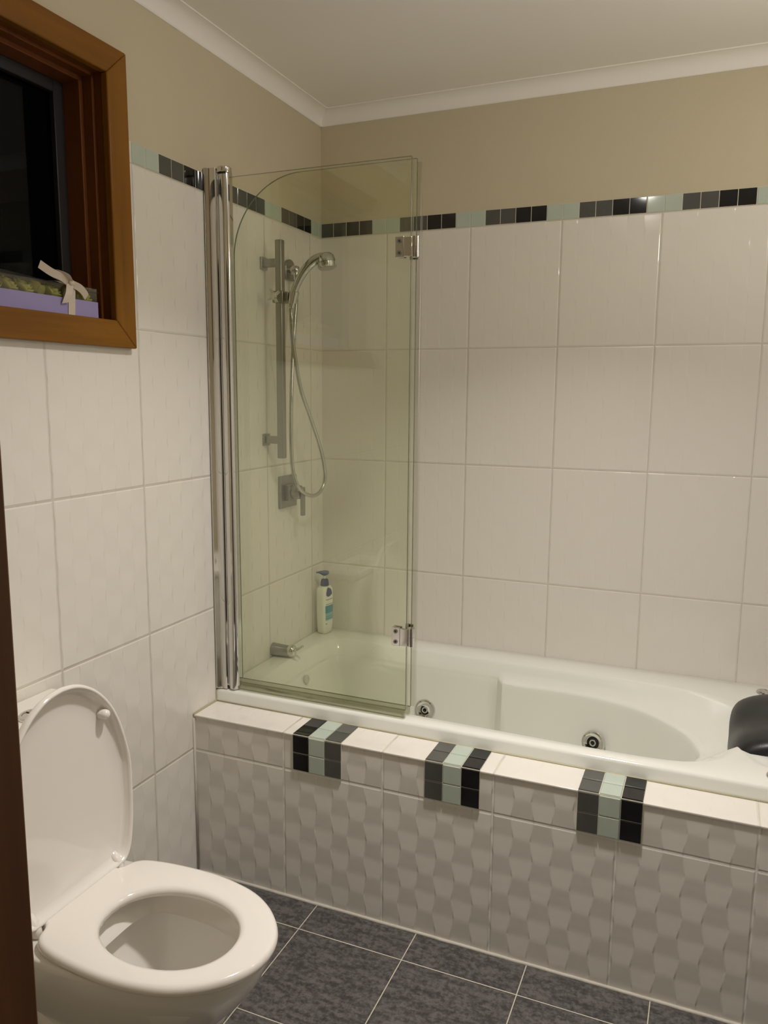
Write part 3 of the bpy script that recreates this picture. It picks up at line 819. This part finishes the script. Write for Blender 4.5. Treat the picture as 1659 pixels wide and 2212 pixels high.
def hole_pt(a, k=0.0):
    c, s = cos(a), sin(a)
    rx = (0.137 if c > 0 else 0.137) + k; ry = 0.103 + k
    return Vector((cxm + rx * math.copysign(abs(c) ** 0.96, c), cym + ry * math.copysign(abs(s) ** 0.94, s), 0))
def inset(P, d):
    n = len(P); out = []
    for i in range(n):
        t = (P[(i + 1) % n] - P[i - 1]).normalized()
        out.append(P[i] + Vector((-t.y, t.x, 0)) * d)
    return out
def atz(P, z, dy=YC): return [Vector((p.x, p.y + dy, z)) for p in P]
bm = bmesh.new()
HP = [a for a, p in hole]
z0 = 0.4035
loops = [atz(inset(outline, 0.004), z0), atz(outline, z0 + 0.004), atz(inset(outline, -0.0006), z0 + 0.010), atz(inset(outline, 0.0012), z0 + 0.0155), atz(inset(outline, 0.0045), z0 + 0.0190), atz(inset(outline, 0.010), z0 + 0.0205)]
ho = lambda k, z: [Vector((hole_pt(a, k).x, hole_pt(a, k).y + YC, z)) for a in HP]
mid = [a.lerp(b, 0.55) for a, b in zip(atz(inset(outline, 0.010), z0 + 0.0205), ho(0.012, z0 + 0.0200))]
loops += [mid, ho(0.012, z0 + 0.0195), ho(0.005, z0 + 0.0175), ho(0.0, z0 + 0.012), ho(0.001, z0 + 0.002), ho(0.005, z0)]
R = loft(bm, loops, True)
n = len(R[0])
for i in range(n):
    j = (i + 1) % n; bm.faces.new((R[-1][i], R[-1][j], R[0][j], R[0][i]))
obj('seat', bm, 'seat', toi, smooth=True, auto=60)
# lid, raised
TH_ = radians(3.0); hx, hz = 0.2275, 0.428
def lidp(s, y, nn): return Vector((hx - sin(TH_) * s + cos(TH_) * nn, YC + y, hz + cos(TH_) * s + sin(TH_) * nn))
lh = [(0.420, 0.0), (0.4165, 0.030), (0.405, 0.060), (0.384, 0.090), (0.350, 0.120), (0.308, 0.1425), (0.258, 0.158), (0.205, 0.168), (0.150, 0.167), (0.095, 0.163), (0.050, 0.156), (0.015, 0.146), (-0.004, 0.132), (-0.010, 0.118)]
LH = catmull([Vector((x, y, 0)) for x, y in lh], 4) + [Vector((-0.010, 0.10, 0)), Vector((-0.010, 0.05, 0)), Vector((-0.010, 0.0, 0))]
LO = LH + [Vector((p.x, -p.y, 0)) for p in LH[::-1][1:-1]]
def lidloop(d, nn, bow=0.0): return [lidp(p.x, p.y, nn) for p in inset(LO, d)]
bm = bmesh.new()
cen = Vector((0.20, 0, 0))
def scl(d, k, nn): return [lidp(cen.x + (p.x - cen.x) * k, p.y * k, nn) for p in inset(LO, d)]
loft(bm, [scl(0.02, 0.5, -0.0165), scl(0.024, 0.9, -0.0155), lidloop(0.014, -0.012), lidloop(0.004, -0.005), lidloop(0.0005, 0.000), lidloop(-0.0005, 0.006), lidloop(0.001, 0.0105), lidloop(0.004, 0.0125), lidloop(0.0075, 0.0115),
          lidloop(0.0095, 0.007), lidloop(0.0135, -0.002), lidloop(0.022, -0.0065), scl(0.022, 0.8, -0.009), scl(0.022, 0.5, -0.011), scl(0.022, 0.2, -0.0115)], True, True, True)
obj('lid', bm, 'seat', toi, smooth=True, auto=70)
for yy in (0.104,):
    bm = bmesh.new(); lathe(bm, lidp(0.326, yy + 0.004, -0.006), (cos(TH_), 0, sin(TH_)), [(0.0105, 0), (0.0105, 0.013), (0.0095, 0.018), (0.006, 0.0215), (0.002, 0.0225)], 20)
    obj('lid_buffer', bm, 'seat', toi, smooth=True, auto=60)
for s in (1, -1):
    bm = bmesh.new()
    secs = []
    for t, hw, zt_ in ((-0.006, 0.008, 0.450), (0.004, 0.0095, 0.446), (0.014, 0.0095, 0.437), (0.022, 0.0085, 0.428), (0.027, 0.006, 0.418)):
        x = 0.215 + t; yc = YC + s * 0.1115
        secs.append([(x, yc - hw, 0.405), (x, yc + hw, 0.405), (x, yc + hw, zt_ - 0.006), (x, yc + hw * 0.4, zt_), (x, yc - hw * 0.4, zt_), (x, yc - hw, zt_ - 0.006)])
    loft(bm, secs, True, True, True)
    obj('hinge', bm, 'seat', toi, smooth=True, auto=50)
# pan
def oval(x0, x1, hw, z, n=64, e=2.2, backsq=True):
    cx = x0 + (x1 - x0) * 0.42; L = []
    for i in range(n):
        a = 2 * pi * i / n; c, s = cos(a), sin(a)
        rx = (x1 - cx) if c > 0 else (cx - x0)
        ee = e if c > 0 else 3.6
        L.append(Vector((cx + math.copysign(abs(c) ** (2 / ee), c) * rx, YC + math.copysign(abs(s) ** (2 / ee), s) * hw, z)))
    return L
bm = bmesh.new()
loft(bm, [oval(0.08, 0.500, 0.100, 0.0), oval(0.08, 0.498, 0.098, 0.012), oval(0.09, 0.490, 0.092, 0.07), oval(0.09, 0.492, 0.090, 0.14), oval(0.09, 0.515, 0.098, 0.20),
          oval(0.09, 0.562, 0.116, 0.255), oval(0.09, 0.608, 0.134, 0.305), oval(0.09, 0.640, 0.148, 0.350), oval(0.09, 0.654, 0.1555, 0.383), oval(0.09, 0.655, 0.1565, 0.394), oval(0.092, 0.652, 0.154, 0.4005),
          oval(0.285, 0.610, 0.122, 0.4015), oval(0.290, 0.606, 0.119, 0.397), oval(0.318, 0.594, 0.105, 0.357), oval(0.321, 0.591, 0.102, 0.352), oval(0.312, 0.600, 0.112, 0.347), oval(0.292, 0.618, 0.130, 0.346),
          oval(0.292, 0.616, 0.129, 0.335), oval(0.330, 0.560, 0.100, 0.26), oval(0.36, 0.51, 0.070, 0.195), oval(0.38, 0.48, 0.050, 0.14), oval(0.39, 0.47, 0.04, 0.12)], True, True, True)
obj('pan', bm, 'porcelain', toi, smooth=True, auto=75)
bm = bmesh.new()   # trapway bulges on both sides
for s in (1, -1):
    cl = catmull([(0.50, YC + s * 0.060, 0.215), (0.43, YC + s * 0.068, 0.165), (0.34, YC + s * 0.072, 0.145), (0.26, YC + s * 0.072, 0.185), (0.20, YC + s * 0.070, 0.255), (0.13, YC + s * 0.068, 0.27)], 6)
    tube(bm, cl, lambda t: 0.046 - 0.008 * abs(2 * t - 1), 16)
obj('trapway', bm, 'porcelain', toi, smooth=True)
bm = bmesh.new(); prism(bm, [(p.x, p.y) for p in oval(0.345, 0.535, 0.084, 0, 40)], 0.2245, 0.2255)
obj('water', bm, 'water', toi)
# cistern
bm = bmesh.new(); box(bm, 0.004, 0.148, YC - 0.175, YC + 0.170, 0.402, 0.728)
obj('cistern', bm, 'porcelain', toi, bevel=0.018, seg=5)
bm = bmesh.new(); box(bm, 0.002, 0.153, YC - 0.180, YC + 0.175, 0.7285, 0.756)
cl_ = obj('cistern_lid', bm, 'porcelain', toi, bevel=0.007, seg=4)
bm = bmesh.new()
lathe(bm, (0.100, YC + 0.037, 0.756), (0, 0, 1), [(0.033, 0), (0.033, 0.004), (0.030, 0.007), (0.026, 0.0065), (0.025, 0.005), (0.004, 0.006)], 32)
obj('flush_button', bm, 'chrome', toi, smooth=True, auto=40)
bm = bmesh.new(); box(bm, 0.076, 0.124, YC + 0.0362, YC + 0.0378, 0.7605, 0.7624)
fb = obj('button_split', bm, 'dark_hole', toi)

# ================================================================ GIFT BOX on the window sill
SZ = IB
gb = thing('gift_box', 'long lilac gift box with clear lid and cream ribbon bow on the window sill', 'gift box', (-0.04, -1.33, SZ))
BY0, BY1, BX0, BX1, BH = -1.52, -1.131, -0.084, 0.0, 0.037
bm = bmesh.new()
zb_ = SZ + 0.0005
box(bm, BX0, BX1, BY0, BY1, zb_, zb_ + 0.0015)
box(bm, BX1 - 0.0015, BX1, BY0, BY1, zb_, zb_ + BH); box(bm, BX0, BX0 + 0.0015, BY0, BY1, zb_, zb_ + BH)
box(bm, BX0, BX1, BY0, BY0 + 0.0015, zb_, zb_ + BH); box(bm, BX0, BX1, BY1 - 0.0015, BY1, zb_, zb_ + BH)
obj('tray', bm, 'lilac', gb)
bm = bmesh.new(); box(bm, BX0 + 0.002, BX1 - 0.002, BY0 + 0.002, BY1 - 0.002, zb_ + 0.002, zb_ + 0.0345)
obj('padding', bm, 'rose_green_dark', gb)
LZ = zb_ + BH + 0.030
bm = bmesh.new()
for x in (BX1 - 0.0022, BX0 + 0.0019):
    box(bm, x - 0.0002, x + 0.0002, BY0 + 0.002, BY1 - 0.002, zb_ + 0.02, LZ)
box(bm, BX0 + 0.002, BX1 - 0.002, BY1 - 0.0024, BY1 - 0.002, zb_ + 0.02, LZ)
obj('clear_lid_wall', bm, 'acetate', gb)
bm = bmesh.new()
v = [(BX1 - 0.0018, BY0, LZ + 0.001), (BX1 - 0.0018, BY1 + 0.004, LZ - 0.008), (BX0, BY1 + 0.010, LZ - 0.001), (BX0, BY0, LZ + 0.034)]
loft(bm, [[Vector(p) for p in v], [Vector(p) + Vector((0, 0, 0.0006)) for p in v]], True, True, True)
obj('clear_lid_top', bm, 'acetate_top', gb)
def strip(bm, pts, w, side, th=0.0006):
    pts = [Vector(p) for p in pts]; side = Vector(side).normalized()
    a = []
    for i, p in enumerate(pts):
        t = (pts[min(i + 1, len(pts) - 1)] - pts[max(i - 1, 0)]).normalized(); nn = t.cross(side).normalized() * th
        a.append([p - side * w / 2, p + side * w / 2, p + side * w / 2 + nn, p - side * w / 2 + nn])
    loft(bm, a, True, True, True)
RY = -1.217
bm = bmesh.new()
strip(bm, [(0.0016, RY, zb_ + 0.001), (0.0016, RY + 0.002, zb_ + 0.03), (0.002, RY + 0.004, LZ - 0.004)] , 0.020, (0, 1, 0))
strip(bm, [(0.002, RY + 0.004, LZ - 0.004), (-0.04, RY + 0.006, LZ + 0.010), (BX0 - 0.001, RY + 0.008, LZ + 0.014)], 0.020, (0, 1, 0))
rb = obj('ribbon', bm, 'ribbon', gb, smooth=True, auto=60)
bm = bmesh.new()
kz = LZ + 0.002
strip(bm, catmull([(0.004, RY - 0.004, kz), (0.009, RY - 0.012, kz - 0.018), (0.008, RY - 0.019, kz - 0.034), (0.006, RY - 0.022, kz - 0.044)], 4), 0.019, (0.15, 1, 0.25))
strip(bm, catmull([(0.002, RY - 0.002, kz), (0.006, RY - 0.028, kz + 0.010), (0.003, RY - 0.055, kz + 0.017), (0.000, RY - 0.084, kz + 0.030)], 4), 0.017, (0.3, 0.25, 1))
strip(bm, catmull([(0.002, RY + 0.003, kz), (0.008, RY + 0.018, kz - 0.006), (0.006, RY + 0.034, kz - 0.014), (0.004, RY + 0.045, kz - 0.024)], 4), 0.016, (0.4, 0.45, 1))
strip(bm, catmull([(0.002, RY, kz), (0.010, RY - 0.020, kz + 0.014), (-0.004, RY - 0.044, kz + 0.022), (-0.014, RY - 0.030, kz + 0.014), (0.0, RY, kz)], 5), 0.015, (1, 0.2, 0.3))
lathe(bm, (0.003, RY - 0.008, kz), (0, 1, 0.1), [(0.004, 0), (0.0075, 0.003), (0.0075, 0.012), (0.004, 0.016)], 12)
bw = obj('bow', bm, 'ribbon', gb, smooth=True, auto=60)
# soap roses in the box
def rose_bm():
    bm = bmesh.new(); rnd = random.Random(7)
    lathe(bm, (0, 0, 0), (0, 0, 1), [(0.005, 0.0), (0.0085, 0.005), (0.0085, 0.013), (0.004, 0.018)], 12)
    for lay, (nn, r, hgt, op) in enumerate(((3, 0.0065, 0.0215, 0.80), (5, 0.0095, 0.0205, 0.95), (5, 0.0120, 0.0175, 1.12))):
        for k in range(nn):
            a = 2 * pi * k / nn + lay * 0.6 + rnd.uniform(-.1, .1); rows = []
            w = 0.85 if nn == 5 else 1.25
            for j in range(8):
                t = j / 7; rr = r * (0.45 + 0.85 * sin(pi * min(1.0, t * 0.62 + 0.06)) ) * (1 - t * t * (1 - op) ) ; z = hgt * t
                ww = w * (0.55 + 0.45 * sin(pi * (0.15 + 0.6 * t)))
                rows.append([Vector((cos(a + ww * u) * (rr + (0.0022 * t ** 3 * (1 - abs(u)))), sin(a + ww * u) * (rr + (0.0022 * t ** 3 * (1 - abs(u)))), z - 0.0045 * t * u * u)) for u in (-1, -0.66, -0.33, 0, 0.33, 0.66, 1)])
            loft(bm, rows, False)
    return bm
ys = [-1.160, -1.205, -1.250, -1.290, -1.330, -1.370, -1.410]
RL = ['pale green soap rose at the right end of the gift box, right of the ribbon', 'pale green soap rose in the gift box directly behind the ribbon band',
      'pale green soap rose in the gift box first to the left of the ribbon', 'pale green soap rose in the gift box second to the left of the ribbon',
      'pale green soap rose in the gift box third to the left of the ribbon', 'pale green soap rose in the gift box fourth to the left of the ribbon',
      'leftmost visible pale green soap rose, at the left edge of the photo']
r0 = None
for i, y in enumerate(ys):
    if r0 is None:
        r0 = obj('soap_rose', rose_bm(), 'rose', smooth=True)
        sd = r0.modifiers.new('thick', 'SOLIDIFY'); sd.thickness = 0.0008
        o = r0
    else:
        o = r0.copy(); COL.objects.link(o)
    o.location = (-0.034, y, zb_ + 0.038)
    o.rotation_euler = (random.uniform(-.2, .2), 0.62, random.uniform(0, 2.5))
    o.scale = (1.3, 1.3, 1.3)
    tag(o, RL[i], 'flower', 'front row of roses in the gift box')
p0 = None
for i, y in enumerate((-1.335, -1.285)):
    if p0 is None:
        p0 = obj('soap_rose', rose_bm(), 'rose_pink', smooth=True)
        sd = p0.modifiers.new('thick', 'SOLIDIFY'); sd.thickness = 0.0008; o = p0
    else:
        o = p0.copy(); COL.objects.link(o)
    o.location = (-0.060, y, zb_ + 0.0362); o.rotation_euler = (0.1, 0.7, 0.4 * i)
    tag(o, ('dusty pink soap rose behind the green ones, farther left of the ribbon', 'dusty pink soap rose behind the green ones, nearer to the ribbon')[i], 'flower', 'pink roses in the gift box')

# ================================================================ CEILING LIGHT (above and before the frame)
cl_ = thing('ceiling_light', 'round white ceiling light fixture above the middle of the bathroom', 'ceiling light', (LIGHT_XY[0], LIGHT_XY[1], CEIL))
bm = bmesh.new()
lathe(bm, (LIGHT_XY[0], LIGHT_XY[1], CEIL), (0, 0, -1), [(0.125, 0), (0.123, 0.014), (0.112, 0.020), (0.103, 0.018), (0.103, 0.004)], 48, True, False)
obj('light_ring', bm, 'ceiling', cl_, smooth=True, auto=40)
bm = bmesh.new()
lathe(bm, (LIGHT_XY[0], LIGHT_XY[1], CEIL - 0.006), (0, 0, -1), [(0.101, 0), (0.101, 0.006), (0.072, 0.008), (0.071, 0.0)], 40, False, False)
obj('diffuser', bm, 'diffuser', cl_, smooth=True)
for nm in ('lamp_light', 'centre_light'):
    lo = bpy.data.objects[nm]
    lo.parent = cl_; lo.matrix_parent_inverse = Matrix.Translation(-Vector(cl_.location))
# added fill light, out of view on the right wall: base plate, arm and socket
fill = thing('fill_light', 'small added fill light, out of view on the right wall above the bath end', 'added fill light', (XR, FILL_POS[1], FILL_POS[2]))
bm = bmesh.new(); lathe(bm, (XR, FILL_POS[1], FILL_POS[2] - 0.09), (-1, 0, 0), [(0.045, 0), (0.045, 0.006), (0.03, 0.014), (0.008, 0.018)], 28)
obj('fill_base', bm, 'chrome', fill, smooth=True, auto=40)
bm = bmesh.new(); tube(bm, catmull([(XR - 0.015, FILL_POS[1], FILL_POS[2] - 0.09), (XR - 0.06, FILL_POS[1], FILL_POS[2] - 0.105), (FILL_POS[0], FILL_POS[1], FILL_POS[2] - 0.10), (FILL_POS[0], FILL_POS[1], FILL_POS[2] - 0.075)], 5), 0.006, 10)
lathe(bm, (FILL_POS[0], FILL_POS[1], FILL_POS[2] - 0.08), (0, 0, 1), [(0.012, 0), (0.017, 0.004), (0.017, 0.018)], 20)
obj('fill_arm', bm, 'chrome', fill, smooth=True, auto=40)
lo = bpy.data.objects['point_light']
lo.parent = fill; lo.matrix_parent_inverse = Matrix.Translation(-Vector(fill.location))
